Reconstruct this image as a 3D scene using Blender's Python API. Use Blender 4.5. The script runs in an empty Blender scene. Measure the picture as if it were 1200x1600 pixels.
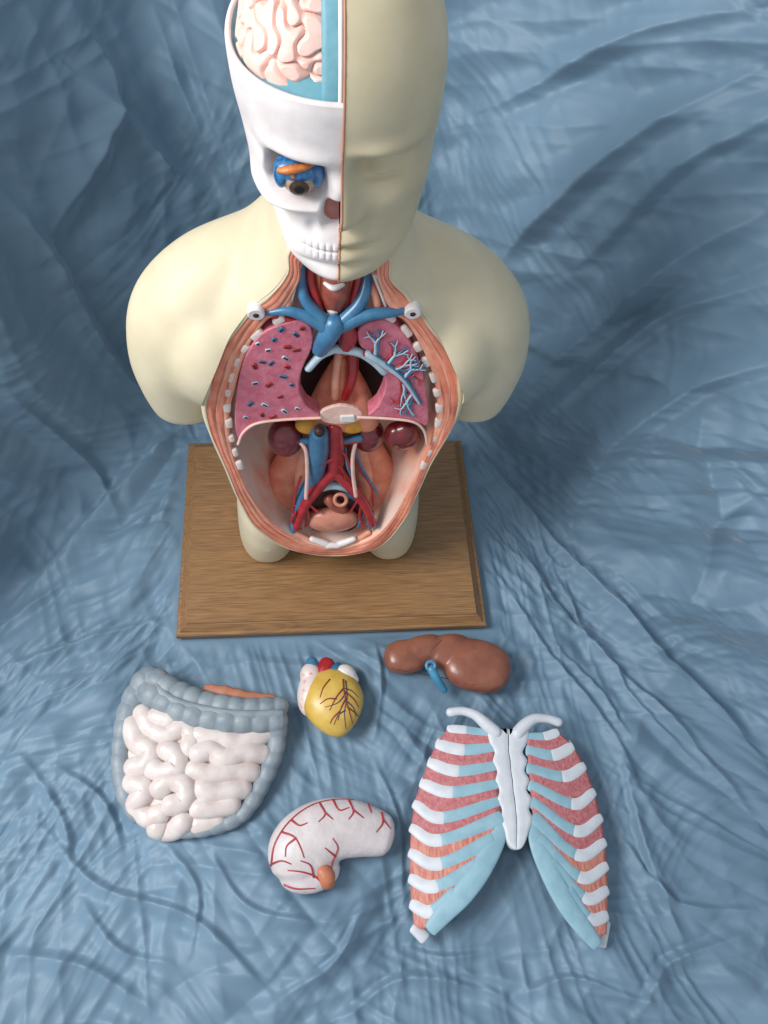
import bpy, math, random
import numpy as np
from mathutils import Vector, Matrix
from mathutils.bvhtree import BVHTree
U=0.01            # all modelling below is in centimetres
random.seed(4)
scene=bpy.context.scene
COL=scene.collection

# ---------------------------------------------------------------- camera
R_=np.array([.9947,-.0668,.0780]); D_=np.array([-.0202,-.8719,-.4893]); F_=np.array([.1007,.4851,-.8686])
F_/=np.linalg.norm(F_); R_-=F_*R_.dot(F_); R_/=np.linalg.norm(R_); D_=np.cross(F_,R_)
FP=1225.0; CAM=np.array([0,0,111.0])
cd=bpy.data.cameras.new("camera"); cam=bpy.data.objects.new("camera",cd); COL.objects.link(cam)
M=Matrix.Identity(4)
for i in range(3):
    M[i][0]=R_[i]; M[i][1]=-D_[i]; M[i][2]=-F_[i]; M[i][3]=CAM[i]*U
cam.matrix_world=M
cd.sensor_fit='VERTICAL'; cd.sensor_height=36; cd.lens=36*FP/1600; cd.clip_start=.01; cd.clip_end=50
scene.camera=cam
scene.view_settings.view_transform='Standard'; scene.view_settings.look='None'; scene.view_settings.exposure=0

# survey helpers: plan measurements on the floor plane / the torso's cut plane -> world cm
def sight(u,v): return (u-600)*R_+(v-800)*D_+FP*F_
def W(u,v,z=0.0):
    w=sight(u,v); t=(CAM[2]-z)/(-w[2]); p=CAM+w*t; return np.array([p[0],p[1],z])
PA,PB=48.6,.14
def T(u,v,e=0.0):
    w=sight(u,v); t=(PA+e+PB*CAM[2])/(w[1]-PB*w[2]); return CAM+w*t
CX=3.6

# ---------------------------------------------------------------- materials
def lin(c):
    return tuple(((x/255)/12.92 if x/255<=.04045 else ((x/255+.055)/1.055)**2.4) for x in c)+(1,)
def mat(name,c,rough=.45,c2=None,vs=60,bump=0,bs=200,coat=0,sss=0,stretch=None,sheen=0,spec=.5,contrast=(.35,.65)):
    m=bpy.data.materials.new(name); m.use_nodes=True; nt=m.node_tree; b=nt.nodes["Principled BSDF"]
    b.inputs["Roughness"].default_value=rough; b.inputs["Specular IOR Level"].default_value=spec
    b.inputs["Coat Weight"].default_value=coat; b.inputs["Coat Roughness"].default_value=.25
    if sss:
        b.inputs["Subsurface Weight"].default_value=sss; b.inputs["Subsurface Scale"].default_value=.004
        b.inputs["Subsurface Radius"].default_value=(1,.6,.4)
    if sheen: b.inputs["Sheen Weight"].default_value=sheen
    tc=nt.nodes.new("ShaderNodeTexCoord"); mp=nt.nodes.new("ShaderNodeMapping")
    nt.links.new(tc.outputs["Object"],mp.inputs[0])
    if stretch: mp.inputs["Scale"].default_value=stretch
    n=nt.nodes.new("ShaderNodeTexNoise"); n.inputs["Scale"].default_value=vs; n.inputs["Detail"].default_value=5
    nt.links.new(mp.outputs[0],n.inputs["Vector"])
    r=nt.nodes.new("ShaderNodeValToRGB"); r.color_ramp.elements[0].position=contrast[0]; r.color_ramp.elements[1].position=contrast[1]
    if c2 is None: c2=tuple(x*.93 for x in c)
    r.color_ramp.elements[0].color=lin(c2); r.color_ramp.elements[1].color=lin(c)
    nt.links.new(n.outputs[0],r.inputs[0]); nt.links.new(r.outputs[0],b.inputs["Base Color"])
    if bump:
        n2=nt.nodes.new("ShaderNodeTexNoise"); n2.inputs["Scale"].default_value=bs; n2.inputs["Detail"].default_value=4
        nt.links.new(mp.outputs[0],n2.inputs["Vector"])
        bp=nt.nodes.new("ShaderNodeBump"); bp.inputs["Strength"].default_value=bump; bp.inputs["Distance"].default_value=.002
        nt.links.new(n2.outputs[0],bp.inputs["Height"]); nt.links.new(bp.outputs[0],b.inputs["Normal"])
    return m
cream=mat("cream_plastic",(212,201,173),.5,(205,193,164),25,bump=.06,bs=60,sss=.05,spec=.4)
creamf=mat("cream_face",(202,191,161),.46,(194,182,151),25,bump=.06,bs=80,spec=.45)
bone=mat("bone_white",(230,224,223),.45,(220,212,211),60,bump=.08,bs=120,sss=.06)
ribe=mat("rib_section",(228,216,208),.45,(214,194,184),120,bump=.15)
brainm=mat("brain_pink",(240,202,190),.46,(232,186,174),80,sss=.1)
durab=mat("dura_blue",(108,160,174),.5,(94,148,164),80,bump=.1)
seamm=mat("seam_orange",(186,128,100),.5)
muscle=mat("muscle_salmon",(234,150,120),.44,(218,126,98),60,bump=.2,bs=140)
muscle2=mat("muscle_light",(236,170,144),.44,(224,146,120),70,bump=.2,bs=150)
palep=mat("pale_pink",(232,196,184),.42,(222,180,168),80,bump=.15)
muscred=mat("muscle_line",(206,122,98),.5,(184,94,76),60,bump=.2)
linerm=mat("cavity_lining",(234,160,132),.36,(236,208,194),18,bump=.12,bs=80,coat=.25,stretch=(1,1,.45),contrast=(.44,.62))
lungm=mat("lung_pink",(208,120,136),.5,(192,96,116),90,bump=.35,bs=220)
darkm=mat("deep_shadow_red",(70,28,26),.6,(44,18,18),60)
throatm=mat("throat_brown",(168,92,72),.4,(140,66,54),80,bump=.2,coat=.2)
redm=mat("artery_red",(176,38,44),.3,(150,26,34),80,coat=.3)
bluem=mat("vein_blue",(66,122,158),.36,(50,104,144),80,coat=.25)
pblue=mat("pale_blue_airway",(186,204,214),.45,(158,184,202),90)
kidm=mat("kidney_maroon",(124,32,38),.22,(98,20,28),80,coat=.6)
yelm=mat("fat_yellow",(218,160,56),.45,(200,136,40),90,bump=.25)
whitem=mat("white_plastic",(224,220,215),.45,(208,203,200),80,bump=.15)
irisb=mat("iris_brown",(84,56,36),.4,(34,22,16),900,coat=.25)
blackm=mat("pupil_black",(10,9,9),.3)
eyewh=mat("eye_white",(188,170,152),.35,(150,120,96),120,coat=.3)
eyebl=mat("eye_muscle_blue",(46,120,172),.3,(28,80,134),260,coat=.4,stretch=(1,1,.3),contrast=(.42,.58))
orange=mat("orange_tissue",(206,130,64),.42,(176,90,46),160,bump=.3)
bladm=mat("bladder_brown",(200,136,114),.38,(186,116,96),60,coat=.2)
nosem=mat("nasal_pink",(206,140,132),.5,(190,118,112),80)

# ---------------------------------------------------------------- mesh helpers
class Geo:
    def __init__(s): s.v=[]; s.f=[]; s.m=[]
    def add(s,V,F,mi=0):
        o=len(s.v); s.v.extend([tuple(map(float,p)) for p in V])
        s.f.extend([tuple(i+o for i in f) for f in F])
        s.m.extend(mi if isinstance(mi,(list,tuple)) else [mi]*len(F)); return s
def root(name,loc,label,cat):
    e=bpy.data.objects.new(name,None); COL.objects.link(e); e.location=[c*U for c in loc]; e.empty_display_size=.02
    e["label"]=label; e["category"]=cat; return e
def obj(name,geo,mats,parent=None,smooth=True,sharp=None):
    if not isinstance(mats,(list,tuple)): mats=[mats]
    me=bpy.data.meshes.new(name)
    me.from_pydata([(x*U,y*U,z*U) for x,y,z in geo.v],[],geo.f)
    for m in mats: me.materials.append(m)
    me.polygons.foreach_set("material_index",geo.m)
    me.polygons.foreach_set("use_smooth",[smooth]*len(geo.f)); me.update()
    if sharp: me.set_sharp_from_angle(angle=math.radians(sharp))
    ob=bpy.data.objects.new(name,me); COL.objects.link(ob)
    if parent:
        ob.parent=parent; ob.matrix_parent_inverse=Matrix.Translation(-parent.location)
    return ob
def fixn(ob):
    import bmesh
    bm=bmesh.new(); bm.from_mesh(ob.data); bmesh.ops.recalc_face_normals(bm,faces=bm.faces[:]); bm.to_mesh(ob.data); bm.free()
def catmull(P,k=6):
    P=np.array(P,float)
    if len(P)<3: 
        t=np.linspace(0,1,k+1)[:,None]; return P[0]*(1-t)+P[-1]*t
    Q=np.vstack([2*P[0]-P[1],P,2*P[-1]-P[-2]]); out=[]
    for i in range(1,len(Q)-2):
        for j in range(k):
            t=j/k; a,b,c,d=Q[i-1],Q[i],Q[i+1],Q[i+2]
            out.append(.5*((2*b)+(-a+c)*t+(2*a-5*b+4*c-d)*t*t+(-a+3*b-3*c+d)*t**3))
    out.append(P[-1]); return np.array(out)
def loftg(rings,close=True,caps=True):
    n=len(rings[0]); V=np.vstack(rings); F=[]
    for i in range(len(rings)-1):
        for j in range(n if close else n-1):
            F.append((i*n+j,i*n+(j+1)%n,(i+1)*n+(j+1)%n,(i+1)*n+j))
    if caps and close:
        F.append(tuple(range(n))[::-1]); F.append(tuple((len(rings)-1)*n+j for j in range(n)))
    return V,F
def tubeg(P,r,n=12,k=6,cap=True,flat=1.0,up=None,mod=None):
    P=[np.array(p,float) for p in P]
    rr=[r]*len(P) if np.isscalar(r) else list(r)
    C=catmull([list(p)+[q] for p,q in zip(P,rr)],k)
    pts,rad=C[:,:3],np.maximum(C[:,3],.01)
    if mod is not None:
        L=np.concatenate([[0],np.cumsum(np.linalg.norm(np.diff(pts,axis=0),axis=1))]); rad=rad*mod(L)
    tan=np.gradient(pts,axis=0); tan/=np.linalg.norm(tan,axis=1)[:,None]+1e-9
    rings=[]
    ref=np.array(up if up is not None else [0.1,-.3,1.0],float)
    def ring(c,t,ra):
        s=np.cross(t,ref); s/=np.linalg.norm(s)+1e-9; w=np.cross(s,t)
        a=np.linspace(0,2*np.pi,n,endpoint=False)
        return c+ra*(np.cos(a)[:,None]*s+flat*np.sin(a)[:,None]*w)
    if cap:
        for q in (1.0,.8,.45):
            rings.append(ring(pts[0]-tan[0]*rad[0]*flat*q,tan[0],rad[0]*math.sqrt(max(0.0004,1-q*q))))
    for c,t,ra in zip(pts,tan,rad): rings.append(ring(c,t,ra))
    if cap:
        for q in (.45,.8,1.0):
            rings.append(ring(pts[-1]+tan[-1]*rad[-1]*flat*q,tan[-1],rad[-1]*math.sqrt(max(0.0004,1-q*q))))
    return loftg(rings)
def ellg(c,r,n=28,m=18,rot=None,fn=None):
    c=np.array(c,float); rings=[]
    for i in range(m+1):
        th=math.pi*i/m; th=min(max(th,.02),math.pi-.02)
        a=np.linspace(0,2*np.pi,n,endpoint=False)
        p=np.stack([math.sin(th)*np.cos(a),math.sin(th)*np.sin(a),np.full(n,math.cos(th))],1)
        if fn is not None: p=fn(p)
        p=p*np.array(r)
        if rot is not None: p=p@np.array(Matrix.Rotation(rot,3,'Z')).T
        rings.append(c+p)
    return loftg(rings[::-1])
def slab(outline,depth,direction):
    O=[np.array(p,float) for p in outline]; n=len(O); d=np.array(direction,float)*depth
    V=O+[p+d for p in O]
    F=[tuple(range(n))]+[tuple(range(2*n-1,n-1,-1))]
    for i in range(n): F.append((i,i+n,(i+1)%n+n,(i+1)%n))
    return V,F
def bake(ob):
    dg=bpy.context.evaluated_depsgraph_get(); me=bpy.data.meshes.new_from_object(ob.evaluated_get(dg))
    ob.modifiers.clear(); ob.data=me; return ob
def remesh(ob,vox,it=6,f=.5):
    m=ob.modifiers.new("r",'REMESH'); m.mode='VOXEL'; m.voxel_size=vox*U
    if it:
        s=ob.modifiers.new("s",'SMOOTH'); s.iterations=it; s.factor=f
    bake(ob); ob.data.polygons.foreach_set("use_smooth",[True]*len(ob.data.polygons)); return ob
def bvh_of(ob):
    me=ob.data
    return BVHTree.FromPolygons([v.co/U for v in me.vertices],[tuple(p.vertices) for p in me.polygons])
def drape(b,pts,off=.05,k=4,zdef=1):
    P=catmull(pts,k); out=[]
    for p in P:
        h=b.ray_cast(Vector((p[0],p[1],60)),Vector((0,0,-1)))
        out.append([p[0],p[1],(h[0].z+off) if h[0] is not None else zdef])
    return out
def onto(b,u,v,off=.05):
    w=sight(u,v); w=w/np.linalg.norm(w)
    h=b.ray_cast(Vector(CAM),Vector(w))
    if h[0] is None: return None
    return np.array(h[0])+np.array(h[1])*off
def surf_path(b,px,off=.05,k=4):
    P=catmull([[p[0],p[1]] for p in px],k); o=[onto(b,p[0],p[1],off) for p in P]
    return [q for q in o if q is not None]
def fftfield(ns,nt,ds,dt,l1,l2,ang,seed):
    rng=np.random.RandomState(seed); w=rng.randn(ns,nt); k1=2*np.pi*np.fft.fftfreq(ns,ds)[:,None]; k2=2*np.pi*np.fft.fftfreq(nt,dt)[None,:]
    c,s=math.cos(ang),math.sin(ang); a=k1*c+k2*s; b=-k1*s+k2*c
    f=np.exp(-(a*l1)**2/2-(b*l2)**2/2); f=f*(1-np.exp(-((a*l1)**2+(b*l2)**2)))
    o=np.real(np.fft.ifft2(np.fft.fft2(w)*f)); return (o-o.mean())/o.std()

# ---------------------------------------------------------------- cloth
NS,NT=820,900
smin,smax,tmin=-75.0,95.0,-28.0
s=np.linspace(smin,smax,NS)
def smn(a,b,k=5.0):
    h=np.clip(.5+.5*(b-a)/k,0,1); return b*(1-h)+a*h-k*h*(1-h)
y0=smn(smn(48+(s+45)*1.34,71.6-(s-31)*1.457,6),81.0+0*s,6)
qmax=88.0
jj=np.linspace(0,1,NT)
S=np.repeat(s[:,None],NT,1); Y0=np.repeat(y0[:,None],NT,1)
TT=tmin+jj[None,:]*(Y0+qmax-tmin)
al=math.radians(63); Rr=7.0
q=TT-Y0; th=np.clip(q/Rr,0,al)
Yb=np.where(q<=0,TT,Y0+Rr*np.sin(th)+np.maximum(0,q-Rr*al)*math.cos(al))
Zb=np.where(q<=0,0,Rr*(1-np.cos(th))+np.maximum(0,q-Rr*al)*math.sin(al))
P=np.stack([S,Yb,Zb],2)
ds,dt=(smax-smin)/NS,(165.)/NT
rad=math.radians
wing=np.clip(q/12,0,1); right=np.clip((S-8)/30,0,1); left=1-right
wx=fftfield(NS,NT,ds,dt,13,13,0,1)*2.0; wy=fftfield(NS,NT,ds,dt,13,13,0,2)*2.0
def warp(A):
    I=np.arange(NS)[:,None]+wx/ds; J=np.arange(NT)[None,:]+wy/dt
    I=np.clip(I,0,NS-2); J=np.clip(J,0,NT-2); i=I.astype(int); j=J.astype(int); a=I-i; b=J-j
    return A[i,j]*(1-a)*(1-b)+A[i+1,j]*a*(1-b)+A[i,j+1]*(1-a)*b+A[i+1,j+1]*a*b
def ff(l1,l2,deg,seed): return warp(fftfield(NS,NT,ds,dt,l1,l2,rad(deg),seed))
def fold(n,e=.003): return np.sqrt(n*n+e)          # facets meeting in a crease
H=np.zeros_like(S)
H+=wing*right*(1.15*ff(34,3.6,36,11)-.6*fold(ff(28,2.6,31,12))+.36*fold(ff(20,1.7,42,19))-.22*fold(ff(16,1.1,26,20)))
H+=wing*left*(1.3*ff(34,4.0,-66,13)-.6*fold(ff(26,2.8,-72,14))+.4*fold(ff(18,2.2,-50,24))-.2*fold(ff(12,1.2,-80,25)))
H+=(1-wing)*(right*.35*ff(18,2.4,-62,15)+left*.35*ff(14,2.4,35,17))
m1=np.clip(ff(7,7,0,30)*.8+.5,0,1); m2=np.clip(ff(7,7,0,31)*.8+.5,0,1); m3=np.clip(ff(7,7,0,32)*.8+.5,0,1)
for seed,l1,l2,deg,A,mm in ((40,16,2.0,-58,-.52,m1),(41,13,1.9,38,.42,m2),(42,11,2.0,80,-.42,1-m1),(43,12,1.7,-12,-.38,1-m2),(44,10,1.1,-40,.28,m2),(45,10,1.1,62,-.32,m1),(46,9,.8,15,-.24,m3),(47,8,.65,-75,-.20,1-m2),(48,8,.6,-28,-.19,1-m3),(49,6,.5,48,-.14,m1)):
    H+=A*mm*fold(ff(l1,l2,deg,seed))*(1-.55*wing)
flat_=P.reshape(-1,3)-CAM; cz=flat_@F_; cu=600+FP*(flat_@R_)/cz; cv=800+FP*(flat_@D_)/cz
def st(u,v):
    i=np.argmin((cu-u)**2+(cv-v)**2); return np.array([S.ravel()[i],TT.ravel()[i]])
folds=[([(735,700),(830,800),(980,960),(1120,1110),(1195,1200)],1.8,1.2),([(770,800),(900,960),(1060,1130),(1190,1290)],1.2,.7),
([(760,870),(860,1010),(960,1130),(1010,1230)],1.0,.6),([(0,1035),(120,1000),(270,965)],1.1,.7),([(10,1110),(110,1075),(210,1010)],.8,.5),
([(60,885),(150,800),(290,660)],1.6,1.2),([(1195,95),(1010,200),(850,330),(760,420)],2.4,1.5),([(1195,330),(1050,400),(900,520),(790,640)],2.4,1.6),
([(1195,560),(1080,600),(960,700),(900,800)],2.0,1.3),([(1150,10),(960,60),(760,170)],2.1,1.3),([(1195,440),(1000,500),(860,640)],1.5,.9),([(1195,190),(1060,260),(900,400)],1.5,.9),
([(130,120),(230,220),(330,320)],1.8,1.3),([(20,300),(110,420),(200,560),(260,640)],1.7,1.2),([(110,0),(170,120),(140,260),(90,400)],1.7,1.2),
([(240,0),(280,140),(330,250)],1.4,1.0),([(30,620),(120,700),(180,800)],1.3,.9),([(1080,1480),(1020,1330),(980,1180)],.9,.5),
([(60,1300),(150,1400),(300,1450),(420,1560)],1.0,.5),([(420,1570),(520,1500),(560,1420)],.8,.45),([(540,1590),(640,1530),(800,1560)],1.0,.5),
([(10,1500),(120,1520),(230,1590)],1.0,.6),([(1000,1590),(1050,1500),(1180,1450)],1.0,.6),([(580,1180),(620,1280),(630,1400)],.7,.45),([(80,1200),(150,1260),(180,1340)],.8,.45),
([(1100,600),(1130,760),(1195,900)],1.5,1.0),([(1195,760),(1120,830),(1080,960)],1.4,.9),([(820,1560),(900,1530),(1000,1560)],.9,.45),([(320,1340),(380,1420),(500,1440)],.8,.45),
([(960,1010),(1000,1090),(1100,1200)],.9,.5),([(30,1180),(90,1290),(100,1380)],.8,.5),([(250,1330),(300,1400),(290,1500)],.7,.45),([(580,1000),(590,1060),(580,1150)],.6,.4),
([(980,1300),(1060,1400),(1180,1420)],.8,.5),([(640,1480),(700,1500),(780,1490)],.7,.4),([(120,1420),(180,1500),(260,1520)],.8,.45),([(870,1000),(950,1080),(990,1150)],.8,.45)]
for pl,A,wd in folds:
    C=catmull([st(*p) for p in pl],8); n=len(C)
    D2=np.full(S.shape,1e9); TP=np.zeros_like(S); SG=np.zeros_like(S)
    for k in range(n-1):
        a=C[k]; b=C[k+1]; ab=b-a; L2=ab@ab+1e-9
        xs=S+wx*.2-a[0]; ys=TT+wy*.2-a[1]
        t=np.clip((xs*ab[0]+ys*ab[1])/L2,0,1)
        d=(xs-t*ab[0])**2+(ys-t*ab[1])**2; sg=np.sign(xs*ab[1]-ys*ab[0])
        u=d<D2; D2=np.where(u,d,D2); TP=np.where(u,(k+t)/(n-1),TP); SG=np.where(u,sg,SG)
    env=np.sin(np.pi*np.clip(TP*.86+.07,0,1))
    d=np.sqrt(D2)/np.where(SG>0,1.6,.8); H+=A*env*(np.exp(-(d/wd)**1.15)-.3*np.exp(-((d-1.9*wd)/wd)**2))
bx=np.clip(1-np.maximum(np.maximum(np.abs(S-4.0)-23.5,np.abs(TT-58.5)-17.5),0)/2.5,0,1)
H=H*(1-bx)-.55*bx
for (u,v,r) in ((315,1180,12),(520,1095,5),(700,1040,8),(515,1320,8),(795,1300,14)):
    c=W(u,v,0); d=np.hypot(S-c[0],TT-c[1]); k=np.clip(1-(d-r+2)/3,0,1); H=H*(1-.7*k)-.25*k
dS=np.gradient(P,axis=0); dT=np.gradient(P,axis=1); N=np.cross(dS,dT); N/=np.linalg.norm(N,axis=2)[:,:,None]
P=P+N*H[:,:,None]
idx=np.arange(NS*NT).reshape(NS,NT)
Fq=np.stack([idx[:-1,:-1],idx[1:,:-1],idx[1:,1:],idx[:-1,1:]],2).reshape(-1,4)
me=bpy.data.meshes.new("cloth_ground"); me.from_pydata((P.reshape(-1,3)*U).tolist(),[],Fq.tolist())
me.polygons.foreach_set("use_smooth",[True]*len(Fq))
cloth=bpy.data.objects.new("cloth_ground",me); COL.objects.link(cloth); cloth["kind"]="structure"
cm=bpy.data.materials.new("blue_cotton_cloth"); cm.use_nodes=True; nt=cm.node_tree; b=nt.nodes["Principled BSDF"]
b.inputs["Roughness"].default_value=.5; b.inputs["Specular IOR Level"].default_value=.4; b.inputs["Sheen Weight"].default_value=.3; b.inputs["Sheen Roughness"].default_value=.4
tc=nt.nodes.new("ShaderNodeTexCoord")
n=nt.nodes.new("ShaderNodeTexNoise"); n.inputs["Scale"].default_value=5; n.inputs["Detail"].default_value=4; nt.links.new(tc.outputs["Object"],n.inputs["Vector"])
r=nt.nodes.new("ShaderNodeValToRGB"); r.color_ramp.elements[0].position=.3; r.color_ramp.elements[1].position=.7
r.color_ramp.elements[0].color=lin((101,128,149)); r.color_ramp.elements[1].color=lin((115,143,165)); nt.links.new(n.outputs[0],r.inputs[0]); nt.links.new(r.outputs[0],b.inputs["Base Color"])
n2=nt.nodes.new("ShaderNodeTexNoise"); n2.noise_type='RIDGED_MULTIFRACTAL'; n2.inputs["Scale"].default_value=9; n2.inputs["Detail"].default_value=3; n2.inputs["Distortion"].default_value=.6; nt.links.new(tc.outputs["Object"],n2.inputs["Vector"])
n3=nt.nodes.new("ShaderNodeTexNoise"); n3.inputs["Scale"].default_value=900; nt.links.new(tc.outputs["Object"],n3.inputs["Vector"])
b1=nt.nodes.new("ShaderNodeBump"); b1.inputs["Strength"].default_value=.2; b1.inputs["Distance"].default_value=.004; nt.links.new(n2.outputs[0],b1.inputs["Height"])
b2=nt.nodes.new("ShaderNodeBump"); b2.inputs["Strength"].default_value=.2; b2.inputs["Distance"].default_value=.001; nt.links.new(n3.outputs[0],b2.inputs["Height"]); nt.links.new(b1.outputs[0],b2.inputs["Normal"]); nt.links.new(b2.outputs[0],b.inputs["Normal"])
me.materials.append(cm)

# ---------------------------------------------------------------- torso
torso=root("anatomical_torso",(CX,58,0),"cream plastic anatomical torso with opened chest standing on oak board","anatomical model")
wood=bpy.data.materials.new("oak_wood"); wood.use_nodes=True; nt=wood.node_tree; b=nt.nodes["Principled BSDF"]
tc=nt.nodes.new("ShaderNodeTexCoord"); mp=nt.nodes.new("ShaderNodeMapping"); mp.inputs["Scale"].default_value=(8,220,220); nt.links.new(tc.outputs["Object"],mp.inputs[0])
n=nt.nodes.new("ShaderNodeTexNoise"); n.inputs["Scale"].default_value=3.0; n.inputs["Detail"].default_value=8; n.inputs["Roughness"].default_value=.6; n.inputs["Distortion"].default_value=.2; nt.links.new(mp.outputs[0],n.inputs["Vector"])
mp2=nt.nodes.new("ShaderNodeMapping"); mp2.inputs["Scale"].default_value=(2.0,14,14); nt.links.new(tc.outputs["Object"],mp2.inputs[0])
wv=nt.nodes.new("ShaderNodeTexNoise"); wv.inputs["Scale"].default_value=1.4; wv.inputs["Detail"].default_value=2; wv.inputs["Distortion"].default_value=.5; nt.links.new(mp2.outputs[0],wv.inputs["Vector"])
ml=nt.nodes.new("ShaderNodeMath"); ml.operation='MULTIPLY'; ml.inputs[1].default_value=80; nt.links.new(wv.outputs[0],ml.inputs[0])
sn=nt.nodes.new("ShaderNodeMath"); sn.operation='SINE'; nt.links.new(ml.outputs[0],sn.inputs[0])
ma=nt.nodes.new("ShaderNodeMath"); ma.operation='MULTIPLY_ADD'; ma.inputs[1].default_value=.04; nt.links.new(sn.outputs[0],ma.inputs[0]); nt.links.new(n.outputs[0],ma.inputs[2])
r=nt.nodes.new("ShaderNodeValToRGB"); r.color_ramp.elements[0].position=.28; r.color_ramp.elements[1].position=.68
r.color_ramp.elements[0].color=lin((110,79,50)); r.color_ramp.elements[1].color=lin((162,122,80)); nt.links.new(ma.outputs[0],r.inputs[0]); nt.links.new(r.outputs[0],b.inputs["Base Color"])
b.inputs["Roughness"].default_value=.4
bp=nt.nodes.new("ShaderNodeBump"); bp.inputs["Strength"].default_value=.08; bp.inputs["Distance"].default_value=.0005; nt.links.new(n.outputs[0],bp.inputs["Height"]); nt.links.new(bp.outputs[0],b.inputs["Normal"])
def rect(x0,x1,ya,yb,z): return np.array([[x0,ya,z],[x1,ya,z],[x1,yb,z],[x0,yb,z]],float)
bx0,bx1,by0,by1=-18.9,27.0,41.4,75.2
rs=[rect(bx0+i,bx1-i,by0+i,by1-i,z) for i,z in ((.15,-.1),(0,.1),(0,1.0),(.15,1.15),(.5,1.2),(1.3,2.0),(1.45,2.05),(1.5,2.25),(1.65,2.4))]
g=Geo(); g.add(*loftg(rs)); ob=obj("wooden_base",g,wood,torso,smooth=False); ob["label"]="oak board with moulded edge"

def sec(z,w,yf,yb,n=44,p=2.4,cx=CX):
    a=np.linspace(0,2*np.pi,n,endpoint=False); yc=(yf+yb)/2
    x=np.sign(np.cos(a))*np.abs(np.cos(a))**(2/p)*w; y=np.sign(np.sin(a))*np.abs(np.sin(a))**(2/p)*(yb-yf)/2
    return np.stack([cx+x,yc+y,np.full(n,float(z))],1)
secs=[(8.0,9,52,67),(9.0,12,50.6,69),(13,13.0,49.6,70),(20,12.5,50.5,70),(28,12.9,51,71),(36,14.8,51.5,72.5),(44,16.0,52.3,73),(49,15.5,53.2,73),(52,13,54,72.5),(54.5,10,54.9,72),(57,7.9,55.6,71),(60,6.4,56.4,70),(66,5.8,58.4,70)]
Z=np.array([q_[0] for q_ in secs]); zz=np.linspace(8,66,40)
def ci(zs,vals):
    C=catmull([[a,b] for a,b in zip(Z,vals)],10); return np.interp(zs,C[:,0],C[:,1])
g=Geo(); g.add(*loftg([sec(z,ci(z,[q_[1] for q_ in secs]),ci(z,[q_[2] for q_ in secs]),ci(z,[q_[3] for q_ in secs])) for z in zz]))
for sg in (-1,1):
    g.add(*loftg([sec(z,w,yf,yb,32,2.3,CX+sg*c) for z,w,yf,yb,c in ((2.4,4.45,51.9,67,9.2),(4,4.5,51.6,67,9.2),(8,4.7,51.2,68,8.9),(12,5,51.5,69,8.4),(16,4,53,68,8))]))
    sh=[(4,64.5,52.0,5.5),(8,64.0,50.2,6.0),(12.5,63,47.8,6.6),(15.6,62.2,44.2,6.9),(17.3,61.3,40,6.0),(17.8,60.8,36,5.0),(17.6,60.7,31.6,4.3)]
    g.add(*tubeg([(CX+sg*a,y,z) for a,y,z,r in sh],[q_[3] for q_ in sh],n=28,k=6,cap=False,up=(0,1,0.01)))
    g.add(*ellg((CX+sg*12.5,60,43),(6.5,7.4,8)))
shell=obj("body_shell",g,cream,torso); remesh(shell,.42,22,.6)
pairs=[((462,385),(478,400)),((448,425),(468,440)),((425,455),(440,488)),((390,485),(415,503)),((352,535),(385,550)),((325,590),(368,605)),((316,640),(358,650)),((332,690),(362,700)),((352,735),(375,740)),((372,782),(392,775)),((398,826),(420,812)),((440,855),(455,838)),((480,866),(488,852)),((520,870),(520,856)),((560,866),(556,852)),((600,852),(588,838)),((632,815),(615,808)),((652,775),(635,772)),((675,725),(658,728)),((702,680),(675,685)),((720,640),(684,645)),((722,600),(680,600)),((705,555),(662,550)),((672,505),(635,505)),((640,465),(615,490)),((612,435),(590,440)),((600,395),(578,400))]
def closedsm(P,k=5):
    P=np.array(P,float); n=len(P); out=[]
    for i in range(n):
        a,b,c,d=P[i-1],P[i],P[(i+1)%n],P[(i+2)%n]
        for j in range(k):
            t=j/k; out.append(.5*((2*b)+(-a+c)*t+(2*a-5*b+4*c-d)*t*t+(-a+3*b-3*c+d)*t**3))
    return np.array(out)
O=closedsm([T(*p[0]) for p in pairs]); I=closedsm([T(*p[1]) for p in pairs])
def center(p): z=min(max(p[2],20),54); return np.array([CX,PA+PB*z,z])
def shrink(L,sc,e):
    o=[]
    for p in L:
        c=center(p); q_=c+(p-c)*sc; q_[1]=PA+PB*q_[2]+e; o.append(q_)
    return np.array(o)
g=Geo(); g.add(*loftg([shrink(O,1,-25),shrink(O,1,0),shrink(O,.985,3),shrink(O,.95,6),shrink(O,.85,9),shrink(O,.5,10.5),shrink(O,.05,10.8)]))
cut=obj("cut",g,cream); fixn(cut)
m=shell.modifiers.new("b",'BOOLEAN'); m.operation='DIFFERENCE'; m.object=cut; m.solver='EXACT'
bpy.context.view_layer.update(); bake(shell); bpy.data.objects.remove(cut)
shell.data.polygons.foreach_set("use_smooth",[True]*len(shell.data.polygons)); shell.data.set_sharp_from_angle(angle=math.radians(50))
ts=[0,0,0,.08,.15,.19,.27,.44,.48,.57,.74,.78,.86,.94,1.0]
es=[2.4,1.2,.25,-.06,-.06,.0,-.06,-.07,-.03,-.07,-.06,-.02,-.05,-.03,.1]
xp=[1.0,1.015,1.008]
mi_=[0,0,0,0,2,1,1,2,3,1,2,3,3,1]
g=Geo(); rings=[]
for k,(t,e) in enumerate(zip(ts,es)):
    L=O*(1-t)+I*t; L=L.copy()
    if 3<k<14:
        wob=.12*np.sin(np.arange(len(L))*.5+k*1.7)+.06*np.sin(np.arange(len(L))*1.3+k)
        L=L+(I-O)*(wob*.3)[:,None]
    L[:,1]=PA+PB*L[:,2]+e
    if k<3: L=shrink(O,xp[k],e)
    rings.append(L)
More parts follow.
